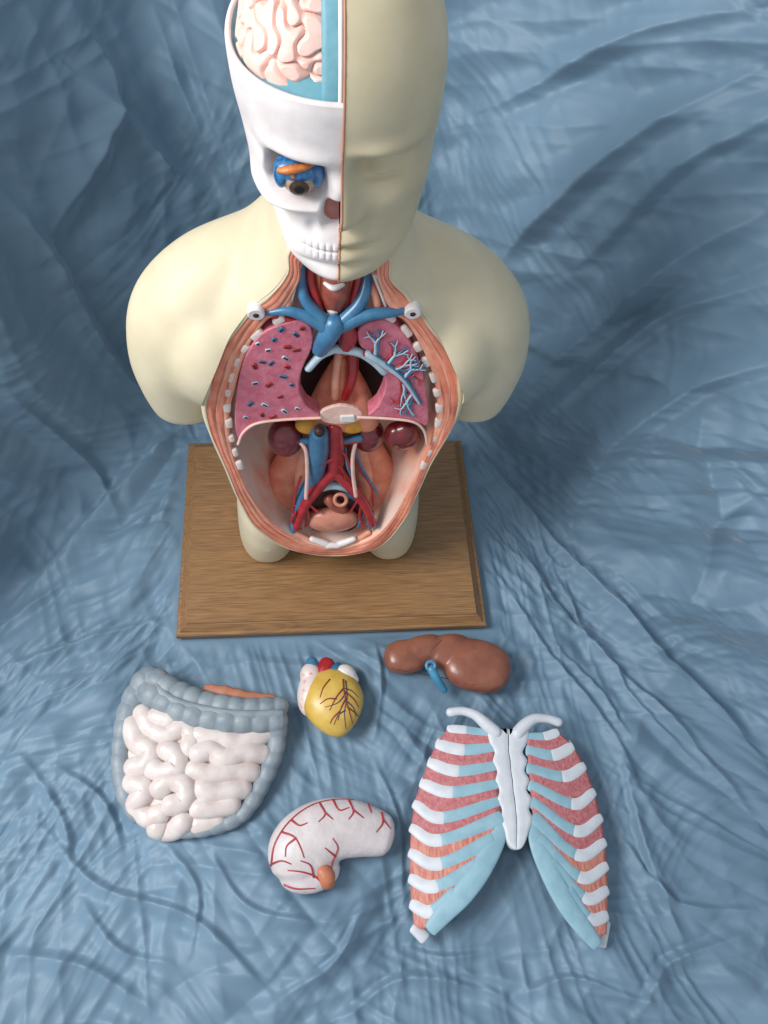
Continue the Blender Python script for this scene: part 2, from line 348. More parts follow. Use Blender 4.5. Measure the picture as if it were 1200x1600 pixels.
V,F=loftg(rings,caps=False); nn=len(O); g.add(V,F,[mi_[i//nn] for i in range(len(F))])
ob=obj("muscle_rim",g,[cream,muscle,muscred,muscle2],torso)
g=Geo(); V,F=loftg([shrink(I,1.0,.08),shrink(I,.985,2),shrink(I,.95,5),shrink(I,.86,7.5),shrink(I,.7,8.8),shrink(I,.4,9.4),shrink(I,.05,9.6)],caps=False); g.add(V,F)
obj("cavity_lining",g,linerm,torso)
def ribend(u,v,ang,i):
    c=T(u,v,.0); a=math.radians(ang); d=np.array([math.cos(a),0,math.sin(a)]); pr=np.array([-math.sin(a),0,math.cos(a)])
    L_=.74+.1*math.sin(i*2.1); w_=.46+.06*math.sin(i*1.3)
    O4=[c+d*L_*x+pr*w_*y+np.array([0,-.09+PB*(d*L_*x+pr*w_*y)[2],0]) for x,y in ((-1,-1),(1,-.85),(1,.9),(-.95,1))]
    g=Geo(); g.add(*slab(O4,.6,(0,1,0))); ob=obj("rib_end",g,ribe,torso); fixn(ob)
    md=ob.modifiers.new("bv",'BEVEL'); md.width=.28*U; md.segments=3; md.limit_method='ANGLE'
LR=[(436,502),(401,524),(382,545),(370,566),(361,590),(356,614),(354,638),(357,662),(361,686),(367,708),(374,728)]
RR=[(609,498),(634,520),(652,544),(666,567),(677,591),(683,615),(687,639),(685,662),(680,686),(672,708),(663,728)]
for L in (LR,RR):
    Pp=[T(*p) for p in L]
    for k in range(len(L)):
        d=Pp[min(k+1,len(L)-1)]-Pp[max(k-1,0)]; ribend(L[k][0],L[k][1],math.degrees(math.atan2(d[2],d[0])),k)
NB=np.array([0,1,-PB]); NB/=np.linalg.norm(NB)
def tslab(name,px,e,th,m,bev=.15):
    pts=closedsm([T(u,v,e) for u,v in px],3); g=Geo(); g.add(*slab(pts,th,NB)); ob=obj(name,g,m,torso,smooth=True,sharp=40); fixn(ob)
    md=ob.modifiers.new("bv",'BEVEL'); md.width=bev*U; md.segments=2; md.limit_method='ANGLE'; return ob
lungL=[(388,548),(408,522),(440,507),(474,502),(488,518),(487,545),(472,578),(468,610),(480,636),(500,652),(440,655),(400,664),(376,690),(367,660),(370,610),(378,572)]
lungR=[(562,512),(600,500),(626,515),(645,542),(660,580),(668,625),(668,665),(645,657),(605,652),(575,650),(590,635),(602,605),(596,575),(578,552),(562,540)]
tslab("lung",lungL,-.15,2.2,lungm); tslab("lung",lungR,-.15,2.2,lungm)
def ttube(name,px,e,r,m,**k):
    ee=e if isinstance(e,(list,tuple)) else [e]*len(px)
    g=Geo(); g.add(*tubeg([T(u,v,q_) for (u,v),q_ in zip(px,ee)],r,up=(0,-1,.1),**k)); return obj(name,g,m,torso)
def tmulti(name,items,m,mats=None,parent=None):
    g=Geo()
    for it in items:
        px,e,r=it[:3]; mi=it[3] if len(it)>3 else 0
        ee=e if isinstance(e,(list,tuple)) else [e]*len(px)
        g.add(*tubeg([T(u,v,q_) for (u,v),q_ in zip(px,ee)],r,up=(0,-1,.1),n=10,k=4),mi)
    return obj(name,g,mats or m,parent or torso)
g=Geo(); rnd=random.Random(2)
cand=[(395,570),(398,600),(392,632),(410,650),(420,545),(425,570),(418,600),(415,630),(440,515),(450,540),(445,560),(440,590),(438,620),(445,640),(460,525),(465,545),(405,535),(430,530),(452,575),(385,655),(455,600),(425,650),(465,640),(408,568),(470,515)]
for k,(u,v) in enumerate(cand):
    c=T(u+rnd.uniform(-3,3),v+rnd.uniform(-3,3),-.17); d=np.array([rnd.uniform(.2,1),0,rnd.uniform(-1,1)]); d/=np.linalg.norm(d)
    L_=rnd.uniform(.2,.4)
    g.add(*tubeg([c-d*L_,c+d*L_],rnd.uniform(.24,.32),n=9,k=2,up=(0,1,0),flat=.35),k%3)
    c2=c+NB*-.07; g.add(*tubeg([c2-d*L_*.8,c2+d*L_*.8],.14,n=7,k=2,up=(0,1,0),flat=.4),3)
obj("lung_vessel_openings",g,[redm,pblue,bluem,darkm],torso)
for L in ([(372,694),(380,676),(400,662),(440,656),(500,653)],[(560,652),(605,654),(645,659),(662,672),(668,694)]):
    ttube("diaphragm",L,-.25,.17,palep,k=5)
tslab("mediastinum_shade",[(470,600),(476,560),(500,545),(540,540),(580,550),(606,585),(604,625),(585,650),(540,660),(500,655),(478,635)],7.4,.6,darkm)  # dark back plate, paints in the shade of the gaps beside the lungs
g=Geo()   # fan of smooth muscle spreading downwards below the hollow
for px,r,e in (([(524,566),(508,612),(494,655)],[.6,1.3,1.7],[4.6,4.0,3.2]),([(534,560),(530,606),(526,655)],[.8,1.5,1.8],[4.2,3.8,3.0]),([(546,566),(560,612),(572,655)],[.6,1.4,1.7],[4.6,4.0,3.2])):
    g.add(*tubeg([T(u,v,e_) for (u,v),e_ in zip(px,e)],r,up=(0,-1,.1),n=18))
pc=obj("pericardium",g,muscle,torso); remesh(pc,.2,18,.6)
ttube("descending_aorta",[(552,548),(550,590),(540,620)],[3.4,2.6,2.4],[.7,.6,.5],redm)
ttube("esophagus",[(530,548),(524,590),(524,620)],[3.6,2.6,2.3],.5,muscle2)
tmulti("bronchus",[([(523,545),(500,556),(482,575)],.2,.45),([(525,545),(560,550),(585,565),(600,580)],.2,.5)],pblue)
g=Geo(); g.add(*slab(closedsm([T(504,642,.1),T(532,634,.1),T(560,640,.1),T(566,652,.1),T(548,662,.1),T(514,662,.1),T(500,654,.1)],3),.5,NB)); g.add(*slab([T(532,651,-.15),T(554,650,-.15),T(555,660,-.15),T(532,661,-.15)],.5,NB),1)
ob=obj("mounting_block",g,[palep,whitem],torso,smooth=False); fixn(ob)
md=ob.modifiers.new("bv",'BEVEL'); md.width=.12*U; md.segments=2
def tell(name,u,v,e,r,m,rot=None,fn=None):
    g=Geo(); g.add(*ellg(T(u,v,e),r,fn=fn)); return obj(name,g,m,torso)
tell("kidney",446,684,3.2,(2.2,1.9,3.3),kidm); tell("kidney",576,680,3.6,(2.0,1.8,2.8),kidm)
g=Geo()
for du,dv,r in ((-8,0,1.5),(6,-4,1.6),(14,4,1.3),(2,6,1.4)): g.add(*ellg(T(627+du,679+dv,2.0),(r,r,r*1.25)))
sp=obj("spleen",g,kidm,torso); remesh(sp,.2,5)
tell("adrenal_gland",483,664,2.2,(1.7,1,1.3),yelm); tell("adrenal_gland",550,664,2.4,(1.7,1,1.2),yelm)
for L in ([(466,700),(452,745),(446,790),(460,824)],[(576,700),(588,745),(592,790),(578,824)]):
    ttube("psoas_muscle",L,[6.4,6.4,5.4,3.6],[2.0,3.1,2.8,1.1],muscle,n=24,flat=.7)
for L in ([(480,700),(474,740),(474,785)],[(562,700),(568,740),(568,785)]):
    ttube("side_muscle",L,[6,5.8,5],[1.3,1.8,1.1],muscle2,n=14)
tmulti("vena_cava",[([(499,676),(498,700),(494,730),(490,752)],[1.2,2,2.6,3],[1.15,1.4,1.3,1.1]),([(490,748),(472,772),(463,802),(458,828)],[3,2.4,1.6,.9],[.95,.8,.65,.5]),([(492,748),(520,764),(560,778),(584,820)],[3.4,3.2,2.4,1.2],[.7,.7,.65,.5]),([(500,690),(466,688)],2.4,[.6,.5]),([(502,700),(535,690),(562,684)],2.2,[.5,.5,.5]),([(464,800),(470,812),(468,826)],[1.4,1.0,.9],.22),([(583,800),(575,812),(578,826)],[1.4,1.0,.9],.22),([(463,790),(478,800),(484,818)],[1.4,1.2,1.0],.18),([(580,795),(566,806),(560,822)],[1.4,1.2,1.0],.18)],bluem)
g=Geo(); g.add(*tubeg([T(499,675,.2),T(499,674,-.05)],.65,n=16,k=2,cap=True,up=(0,0,1))); obj("vessel_opening",g,darkm,torso)
tmulti("abdominal_aorta",[([(523,668),(525,700),(523,738)],[1.8,2.2,2.6],[1.0,1.15,1.1]),([(523,734),(500,758),(476,790),(463,824)],[2.4,2.0,1.4,.7],[.95,.8,.7,.55]),([(523,734),(545,757),(568,785),(582,818)],[2.4,2.0,1.4,.7],[.95,.8,.7,.55]),([(524,695),(545,690),(562,688)],2.0,.35),([(524,715),(508,722),(500,730)],1.5,.3),([(476,788),(482,805),(478,822)],[1.2,1,.9],.22),([(566,784),(562,805),(568,822)],[1.2,1,.9],.22),([(462,800),(456,815),(470,826)],[1,.8,.6],.2),([(525,700),(540,712),(548,735)],[1.4,1.3,1.6],.17),([(524,722),(536,735),(540,750)],[1.6,1.3,1.6],.14),([(480,785),(492,796),(498,800)],[1.2,1.0,.9],.18),([(560,780),(552,792),(548,800)],[1.2,1.0,.9],.18)],redm)
for L in ([(468,690),(478,705),(480,740),(478,778)],[(556,690),(551,715),(552,745),(556,775)]):
    ttube("ureter",L,[2.2,1.4,1.2,.9],.26,palep)
ttube("gonadal_artery",[(548,690),(560,730),(580,760),(584,790)],[3,2.5,2,1.6],.18,redm)
ttube("gonadal_artery",[(470,745),(462,770),(458,800)],[2.4,1.8,1.4],.18,redm)
ttube("gonadal_vein",[(552,700),(568,735),(590,770)],[3,2.4,2],.18,bluem)
ttube("mesenteric_vein",[(540,700),(543,730),(556,755)],[2,1.4,1.4],.14,bluem)
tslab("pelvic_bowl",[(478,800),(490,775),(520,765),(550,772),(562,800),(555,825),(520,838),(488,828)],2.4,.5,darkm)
tell("bladder",519,811,1.8,(3.8,1.7,2.3),bladm)
ttube("rectum",[(515,780),(525,790),(535,795)],2,.9,throatm)
def ring(c,ra,r,nx,n=24):
    nx=np.array(nx,float); nx/=np.linalg.norm(nx); a=np.cross(nx,[1,0,0.1]); a/=np.linalg.norm(a); bb=np.cross(nx,a)
    rings=[]
    for i in range(n+1):
        t=2*math.pi*i/n; d=a*math.cos(t)+bb*math.sin(t)
        rings.append(np.array([c+d*(ra+r*math.cos(q_))+nx*r*math.sin(q_) for q_ in np.linspace(0,2*math.pi,9)[:-1]]))
    return loftg(rings,caps=False)
g=Geo(); g.add(*ring(T(532,781,.9),.8,.26,(-.1,-.7,.6))); obj("rectum_opening",g,bladm,torso)
ttube("sacrum",[(500,762),(522,758),(548,764)],[2.6,2.4,2.6],.6,pblue)
tmulti("pubic_bone",[([(488,842),(505,848),(516,852)],[.5,.4,.3],[.45,.55,.5]),([(524,852),(536,848),(552,842)],[.3,.4,.5],[.5,.55,.45]),([(512,852),(528,852)],.2,.5)],bone)
ttube("groin_fold",[(462,832),(490,846),(520,852),(550,846),(576,832)],[.9,.8,.7,.8,.9],.4,muscle2)
tmulti("neck_veins",[([(470,405),(470,440),(478,470),(505,500)],[2,1,.2,-.4],[.5,.55,.6,.7]),([(576,420),(572,450),(560,478),(535,503)],[2,1,.2,-.4],[.5,.6,.7,.7]),([(420,489),(450,486),(480,495),(512,512)],[0,-.2,-.4,-.6],[.3,.5,.65,.8]),([(640,484),(610,488),(575,492),(530,510)],[0,-.1,-.3,-.5],[.3,.55,.65,.8]),([(522,508),(512,525),(500,545)],[-.6,-.5,.2],[1.15,1.1,.9]),([(418,487),(408,492)],0,.25)],bluem)
tmulti("neck_arteries",[([(486,400),(486,440),(498,480),(505,500)],[2.2,1.2,.7,.6],.5),([(562,420),(556,455),(548,490)],[2.2,1.2,.7],.5),([(405,488),(440,496),(480,505)],[.5,.3,.4],[.25,.35,.4]),([(540,505),(545,525),(538,545)],[.5,.3,.6],[.9,1.0,.8]),([(560,500),(600,482),(640,488)],[.5,.3,.4],[.35,.35,.25])],redm)
ttube("trachea",[(521,474),(520,488),(518,504)],[.7,.6,.5],.65,whitem,mod=lambda L:1+.06*np.sin(L*11),k=16)
ttube("throat",[(524,425),(524,450),(522,478)],[1.6,1.2,1.2],[1.5,1.5,1.1],throatm,n=20)
g=Geo(); g.add(*tubeg([T(508,443,.0),T(521,450,-.4),T(536,445,.0)],[.2,.32,.2],n=10)); obj("hyoid_bone",g,whitem,torso)
for L,e,r in (([(470,400),(455,440),(448,478)],[2,1,.5],.6),([(462,400),(446,440),(430,478)],[2,1,.5],.45),([(500,415),(504,460),(508,490)],[2,1.6,1.4],.6),([(545,420),(540,460),(536,490)],[2,1.6,1.4],.6),([(585,420),(600,450),(620,480)],[2,1,.4],.65),([(592,420),(612,450),(630,478)],[2,1,.5],.45),([(574,430),(585,460),(590,482)],[2,1,.5],.45)):
    ttube("neck_muscle",L,e,r,muscle if e[-1]>1 else muscle2)
tmulti("nerve_strand",[([(464,440),(452,482)],.3,.12),([(462,432),(444,482)],.2,.14)],whitem)
tmulti("nerve_strand",[([(584,430),(604,482)],.3,.14),([(588,430),(614,480)],.2,.14),([(592,430),(622,478)],.2,.1)],whitem)
for u,v,du in ((400,493,1),(645,491,-1)):
    c=T(u,v,-.6); g=Geo(); g.add(*tubeg([c+np.array([0,1.2,.1]),c],.85,n=18,k=2,cap=False,up=(0,0,1))); ob=obj("clavicle_end",g,bone,torso,sharp=40); fixn(ob)
    md=ob.modifiers.new("bv",'BEVEL'); md.width=.12*U; md.segments=2; md.limit_method='ANGLE'
    g=Geo(); g.add(*tubeg([c+np.array([0,.05,0]),c+np.array([0,-.04,0])],.3,n=12,k=2,cap=False,up=(0,0,1))); obj("screw_hole",g,darkm,ob)
def branch(u,v,ang,L,r,dep,out,mi):
    n=3; px=[(u,v)]
    for i in range(n):
        ang+=rnd.uniform(-.25,.25); u+=math.cos(ang)*L/n; v+=math.sin(ang)*L/n; px.append((u,v))
    out.append((px,-.3,[r*(1-.12*i) for i in range(n+1)],mi))
    if dep>0:
        for d in (-.55,.5): branch(u,v,ang+d+rnd.uniform(-.2,.2),L*.68,r*.65,dep-1,out,mi)
for nm,m,sd,r0,du in (("bronchial_tree",pblue,7,.30,0),("pulmonary_vein",bluem,9,.24,3),("pulmonary_artery",redm,12,.2,-4)):
    rnd=random.Random(sd); out=[]
    out.append(([(575+du,553),(605+du,572),(632+du,595),(655+du,630)],-.32,[r0*1.5,r0*1.3,r0,r0*.6]))
    for (u,v,a) in ((585,556,-1.3),(603,570,-.9),(612,578,-.1),(628,592,-.5),(630,594,1.5),(645,612,1.9)):
        branch(u+du,v,a,20,r0*.75,2,out,0)
    tmulti(nm,[o[:3] for o in out],m)

# ---------------------------------------------------------------- head
FT=np.array([(57.4,2.0,55.6,59,59),(57.9,3.8,54.4,62,59),(58.8,5.5,53.8,64,59.7),(60.5,6.8,53.7,67,60.3),(62,7.5,54.2,69,61),(65,8.1,54.4,72,62),(68,8.4,54.6,74,62.8),(71,8.6,54.0,75,63.2),(74,8.7,53.9,75.5,63.7),(77,8.3,54.8,75.5,64),(80,7.1,57.1,74.5,64.5),(82,5.7,59.7,72.7,65),(83.5,4.0,62.3,70.5,66),(84.3,1.8,64.6,68.3,66.3)])
SK=np.array([(57.4,1.8,55.8,58.5,58.4),(57.9,3.1,54.6,61,58.7),(58.8,4.2,54.1,63,59.2),(60.5,5.2,54.1,66,60),(62,6.0,54.4,69,60.6),(65,7.2,54.6,72,61.6),(68,8.0,54.6,74,62.7),(71,8.6,54.2,75,63.2),(74,8.9,54.0,75.5,63.5),(75.2,8.95,54.1,75.5,63.7)])
def prof(tab,z):
    C=catmull(tab,8); return [np.interp(z,C[:,0],C[:,k]) for k in (1,2,3,4)]
def gs(x,y,cx,cy,rx,ry,p=2): return np.exp(-(np.abs((x-cx)/rx)**p+np.abs((y-cy)/ry)**p))
def facefeat(a,z):
    d=0
    d+= 2.5*np.exp(-(a/1.3)**2)*np.clip((70.8-z)/4.7,0,1)**1.1*(1/(1+np.exp(-(z-65.0)*4)))
    d+= .6*gs(a,z,1.45,65.7,.7,.7)
    d-= 1.8*gs(a,z,3.3,69.2,2.1,1.45,2.5); d+= .9*gs(a,z,3.4,68.7,1.6,1.0); d-=.28*gs(a,z,3.4,68.2,1.5,.22)
    d-= 1.1*gs(a,z,1.6,69.6,1,1.1)
    d+= .7*gs(a,z,3.4,71.5,2.7,.8)
    d+= .6*gs(a,z,5.0,66.4,2.0,1.5); d-=.4*gs(a,z,5,62.8,1.8,1.7)
    d+= .6*gs(a,z,0,62.75,2.3,.5)+.7*gs(a,z,0,61.3,2.0,.6)-.42*gs(a,z,0,62.0,2.5,.22)-.4*gs(a,z,0,60.3,2.3,.5)
    d+= .5*gs(a,z,0,59,1.6,.8)-.25*gs(a,z,0,63.9,.5,.6)-.2*gs(a,z,2.6,64.1,.6,1.3)
    return d
def skullfeat(a,z):
    a=-a; d=0
    d-= 3.5*gs(a,z,3.55,67.95,2.3,1.75,4)
    d+= .5*gs(a,z,3.4,70.4,3.0,.8)+.6*gs(a,z,3.8,65.6,2.4,.55)+.55*gs(a,z,6.2,68.1,.6,1.5)
    d-= 1.7*gs(a,z,.5,64.9,.95,1.3,4)
    d+= .6*np.exp(-(a/.9)**2)*gs(a,z,a,67.8,1,1.2)
    d+= 1.1*gs(a,z,5.9,65.6,2.0,.9); d-=1.1*gs(a,z,5.3,62.9,1.4,1.3); d-=.45*gs(a,z,7.6,70.0,1.5,2.0)
    tm=gs(a,z,0,61.6,3.3,1.3,4)
    d+= .35*tm
    low=np.exp(-np.abs((z-61.6)/.8)**6)
    d+= .15*tm*np.abs(np.sin(a*math.pi/.58))**.6*low-.3*gs(a,z,0,61.65,3.2,.11)
    d+= .5*gs(a,z,0,58.8,1.7,.7)-.4*gs(a,z,2.2,63.7,.6,.8)-.35*gs(a,z,0,60.0,3,.35)
    d+= .5*gs(a,z,4.4,59.8,1.3,1.1)
    return d
def head(tab,sg,feat,zs,nphi=150,p=2.15):
    rows=[]; ph=math.pi*(np.linspace(0,1,nphi)**1.25)
    for z in zs:
        w,yf,yb,yc=prof(tab,z)
        a=w*np.abs(np.sin(ph))**(2/p); c=np.cos(ph)
        y=np.where(c>0,yc-(yc-yf)*np.abs(c)**(2/p),yc+(yb-yc)*np.abs(c)**(2/p))
        a=a*sg; d=feat(a,z)*np.clip((c+.12)*2.4,0,1) if feat else 0
        rows.append(np.stack([CX+a+sg*d*np.clip(np.sin(ph)-.6,0,1)*1.2,y-d*np.clip(c*1.6,0,1),np.full(nphi,float(z))],1))
    return rows
zs=np.concatenate([np.linspace(57.4,58.8,8)[:-1],np.linspace(58.8,72.5,170),np.linspace(72.7,84.3,50)])
rows=head(FT,1,facefeat,zs,180); n=180; g=Geo(); V,F=loftg(rows,close=False,caps=False); g.add(V,[f[::-1] for f in F])
top=np.array([[CX,66.2,84.5]]*n); g.add(*loftg([rows[-1],top],close=False,caps=False)); g.add(*loftg([rows[0]+0,np.array([[CX,58,57.3]]*n)],close=False,caps=False))
face=obj("face_half",g,creamf,torso); face["label"]="cream skin-covered half of the face"
g=Geo(); V=[];F=[];mm=[]
for i,r in enumerate(rows):
    a=r[0];b_=r[-1]
    for k,dd in enumerate((0,.3,.9,None)): V.append(a+np.array([-.02,dd,0]) if dd is not None else b_+np.array([-.02,0,0]))
    if i:
        o=(i-1)*4
        for k in range(3): F.append((o+k,o+k+1,o+5+k,o+4+k)); mm.append(k)
g.add(V,F,mm); obj("median_cut",g,[seamm,bone,durab],torso,smooth=False)
g=Geo(); g.add(*tubeg([r[0]+np.array([-.08,.03,0]) for r in rows[4::4]],.11,n=8,k=1)); obj("seam",g,seamm,torso)
zs2=np.concatenate([np.linspace(57.4,58.8,8)[:-1],np.linspace(58.8,72.5,230),np.linspace(72.7,75.2,12)])
NP=300
rows=head(SK,-1,skullfeat,zs2,NP)
for r in rows: r[:,0]-=.12
g=Geo(); V,F=loftg(rows,close=False,caps=False)
mm=[]
for f in F:
    p=V[f[0]]; a=CX-p[0]; mm.append(1 if (abs((a-.55)/.85)**3+abs((p[2]-64.9)/1.1)**3<1 and p[1]<60) else 0)
g.add(V,F,mm)
R0=rows[-1]
def ins(R,dd,z):
    c=np.array([CX,64,0]); o=R.copy(); v=R-c; v[:,2]=0; L=np.linalg.norm(v,axis=1)[:,None]; o=R-v/L*dd; o[:,2]=z; return o
V,F=loftg([R0,ins(R0,.12,75.35),ins(R0,.38,75.4),ins(R0,.48,75.25)],close=False,caps=False); g.add(V,F,0)
V,F=loftg([ins(R0,.48,75.25),ins(R0,.6,75.0),ins(R0,1.2,75.1),ins(R0,1.9,75.7),ins(R0,2.4,75.9),ins(R0,7,75.9)],close=False,caps=False); g.add(V,F,2)
g.add(*loftg([rows[0],np.array([[CX-.1,58,57.3]]*NP)],close=False,caps=False))
skull=obj("skull_half",g,[bone,nosem,durab],torso); skull["label"]="white exposed half of the skull with teeth"
zz=np.linspace(74.6,83.6,30); G1=[]
for z in zz:
    w,yf,yb,yc=prof(FT,z); q_=.75
    G1.append(np.array([[CX-.15,yf+q_,z],[CX-1.3,yf+q_+.05,z],[CX-1.6,yf+q_+.25,z],[CX-1.7,yf+q_+.7,z],[CX-1.7,yb-1,z],[CX-.15,yb-1,z]]))
g=Geo(); g.add(*loftg(G1)); ob=obj("dura_band",g,durab,torso,sharp=40); fixn(ob)
g=Geo(); L=[[CX-.34,prof(FT,z)[1]+.42,z] for z in zz]; g.add(*tubeg(L,.2,n=8,k=1)); obj("skull_edge",g,bone,torso)
nb=280; NZ=220; zb=np.linspace(75.0,82.8,NZ)
gy=fftfield(NZ,nb,8.0/NZ,16/nb,.40,.40,0,21); gy2=fftfield(NZ,nb,8.0/NZ,16/nb,1.2,1.2,0,8)
gy=2*np.minimum(np.abs(gy)/.75,1)**.55-1          # rounded folds parted by narrow grooves
rows=[]
for i,z in enumerate(zb):
    w,yf,yb,yc=prof(FT,z+.6); yf+=1.9; yb-=2; w-=2.2
    ph=np.linspace(0,math.pi,nb); c=np.cos(ph); a=-w*np.abs(np.sin(ph))**.93
    y=np.where(c>0,yc-(yc-yf)*np.abs(c)**.93,yc+(yb-yc)*np.abs(c)**.93)
    nrm=np.stack([-np.sin(ph),-c],1); dd=gy[i]*.26+gy2[i]*.08
    rows.append(np.stack([CX-1.65+a*1.0+nrm[:,0]*dd,y+nrm[:,1]*dd,z+.5*dd*np.clip((z-77)/4,0,1)],1))
g=Geo(); V,F=loftg(rows,close=False,caps=False); g.add(V,F); c_=rows[-1].mean(0); g.add(*loftg([rows[-1],np.array([c_+[0,0,.2]]*nb)],close=False,caps=False)); obj("brain",g,brainm,torso)
# eye
ec=np.array([CX-3.5,56.0,67.8])
g=Geo(); g.add(*ellg(ec,(1.5,1.45,1.4),32,22)); eye=obj("eyeball",g,eyewh,torso)
def disc(c,d,r0,r1,n=32,R=1.5):
    d=d/np.linalg.norm(d); a=np.cross(d,[1,0,0]); a/=np.linalg.norm(a); b=np.cross(d,a); Q=[]
    for k in range(5):
        rr=r0+(r1-r0)*k/4
        Q.append(np.array([c+rr*(a*math.cos(t)+b*math.sin(t))+d*math.sqrt(max(0,R**2-rr*rr)) for t in np.linspace(0,2*math.pi,n,endpoint=False)]))
    return loftg(Q,caps=False)
v2=np.array([0,-.98,-.12])
g=Geo(); g.add(*disc(ec,v2,.3,.82)); obj("iris",g,irisb,eye); g=Geo(); g.add(*disc(ec,v2,.001,.4,R=1.53)); obj("pupil",g,blackm,eye)
g=Geo(); g.add(*ellg(ec+np.array([0,.05,.95]),(2.05,1.5,1.0),30,20))
g.add(*ellg(ec+np.array([-1.45,-.1,.3]),(.65,1.0,1.15))); g.add(*ellg(ec+np.array([1.45,-.1,.35]),(.6,1.0,1.05)))
em=obj("eye_muscles",g,eyebl,torso); remesh(em,.12,8)
g=Geo(); g.add(*tubeg([ec+np.array([-1.6,-.8,1.15]),ec+np.array([-.8,-1.1,1.45]),ec+np.array([.3,-1.05,1.65]),ec+np.array([1.1,-.7,1.7])],[.28,.42,.34,.18],n=10,flat=.7)); g.add(*tubeg([ec+np.array([-.7,-1.1,1.4]),ec+np.array([-.45,-1.35,.95])],[.32,.15],n=8)); obj("eye_fat",g,orange,torso)

# ---------------------------------------------------------------- intestines
it=root("intestines_model",W(315,1180,0),"grey and pinkish plastic intestines model lying on blue cloth","anatomical model")
intm=mat("small_intestine",(224,215,211),.34,(212,197,193),60,bump=.1,bs=90,sss=.06,coat=.25)
colm=mat("colon_grey_blue",(146,156,163),.5,(124,138,149),60,bump=.15)
ol=closedsm([W(u,v,.2) for u,v in [(232,1052),(290,1068),(350,1085),(440,1100),(445,1130),(425,1180),(398,1235),(365,1278),(320,1296),(268,1300),(222,1280),(195,1250),(186,1205),(188,1150),(205,1090)]],4)
c0=ol.mean(0); g=Geo(); R=[]
for s_ in (1,.97,.9,.78,.62,.45,.25,.04):
    o=c0+(ol-c0)*s_; o[:,2]=.1+2.9*(1-s_**2.6)**.6; R.append(o)
g.add(*loftg(R)); base=obj("intestine_base",g,intm,it); fixn(base); bb=bvh_of(base)
co=[[(220,1112),(238,1140),(262,1150),(285,1138),(300,1150),(296,1172)],[(205,1128),(212,1158),(236,1174),(228,1195),(206,1198)],[(286,1118),(318,1128),(352,1130),(372,1134)],[(310,1150),(335,1154),(365,1160),(398,1152),(420,1140)],[(258,1172),(276,1182),(278,1202),(254,1208),(238,1200)],[(310,1180),(330,1174),(352,1186),(380,1176),(410,1176)],[(302,1204),(325,1210),(355,1206),(394,1204)],[(204,1220),(226,1234),(210,1256),(230,1274),(250,1270)],[(248,1234),(268,1222),(290,1230),(288,1252),(266,1258)],[(314,1232),(340,1238),(380,1230)],[(308,1262),(334,1262),(362,1254)],[(240,1290),(266,1294),(286,1282)],[(304,1286),(338,1278)],[(244,1120),(266,1128)]]
g=Geo()
for k,L in enumerate(co):
    pts=drape(bb,[W(u,v,2.6)[:2].tolist() for u,v in L],.02+.13*(k%3),5,zdef=1.0); g.add(*tubeg(pts,1.36+.06*(k%2),n=18,k=2,flat=.86,mod=lambda s_:1+.035*np.sin(s_*1.9)))
obj("small_intestine",g,intm,it)
def haus(w,a): return lambda s_:1+a*(2*np.abs(np.sin(s_*math.pi/w))**.6-1)+a*.25*np.sin(s_*2*math.pi/(w*2.7)+1)
def ctube(L,z,r,w=2.2,a=.09):
    zz=z if isinstance(z,(list,tuple)) else [z]*len(L)
    g=Geo(); g.add(*tubeg([W(u,v,q_) for (u,v),q_ in zip(L,zz)],r,n=24,k=20,mod=haus(w,a))); return g
g=ctube([(233,1058),(208,1095),(194,1140),(188,1190),(194,1238),(214,1276)],[2,1.5,1.2,1.1,1.1,1.0],[1.8,1.6,1.35,1.15,1.05,.9])
h=ctube([(432,1130),(430,1170),(408,1228),(376,1274),(325,1296),(275,1302)],[2,1.2,1.0,.9,.9,.8],[1.4,1.25,1.1,1.0,.85,.7],1.9); g.add(h.v,h.f)
h=ctube([(232,1080),(270,1106),(320,1122),(380,1128),(432,1126)],[2.6,3.0,3.2,3.2,2.6],[1.7,1.7,1.7,1.6,1.5]); g.add(h.v,h.f)
h=ctube([(238,1058),(280,1084),(330,1100),(385,1107),(436,1104)],[2.6,3.0,3.2,3.2,2.6],[1.5,1.6,1.5,1.4,1.3],2.0); g.add(h.v,h.f)
cl=obj("colon",g,colm,it); remesh(cl,.14,2,.4)
g=Geo(); g.add(*tubeg([W(u,v,z) for u,v,z in [(236,1068,3.8),(270,1094,4.4),(325,1110,4.5),(385,1117,4.5),(440,1115,3.8)]],.6,n=12,flat=.6)); obj("colon_band",g,colm,it)
g=Geo(); g.add(*tubeg([W(u,v,1.8) for u,v in [(322,1078),(350,1085),(385,1091),(428,1091)]],[.8,1.2,1.0,.5],n=12,flat=.6,mod=lambda s_:1+.07*np.sin(s_*3))); obj("pancreas",g,mat("pancreas_orange",(190,124,96),.5,bump=.4,bs=120),it)

# ---------------------------------------------------------------- heart
ht=root("heart_model",W(520,1095,0),"yellow plastic heart model with coronary vessels on cloth","anatomical model")
hy=mat("heart_yellow",(214,182,92),.38,(200,162,70),50,bump=.15,bs=110,coat=.2)
hpw=mat("heart_pink_white",(220,204,200),.4,(206,156,150),90,coat=.15,contrast=(.32,.42))
def hf(p):
    q_=p.copy(); k=np.clip(-q_[:,1],0,1); q_[:,0]*=(1-.30*k**1.4); return q_
g=Geo(); g.add(*ellg(W(521,1097,2.4),(4.3,4.9,2.6),40,26,rot=rad(8),fn=hf)); hb=obj("heart_ventricle",g,hy,ht); bb=bvh_of(hb)
g=Geo(); g.add(*ellg(W(487,1080,1.9),(2.0,3.6,2.0),rot=rad(-10))); g.add(*ellg(W(486,1055,2.2),(1.6,1.8,1.5))); o_=obj("heart_side_wall",g,hpw,ht); remesh(o_,.15,7)
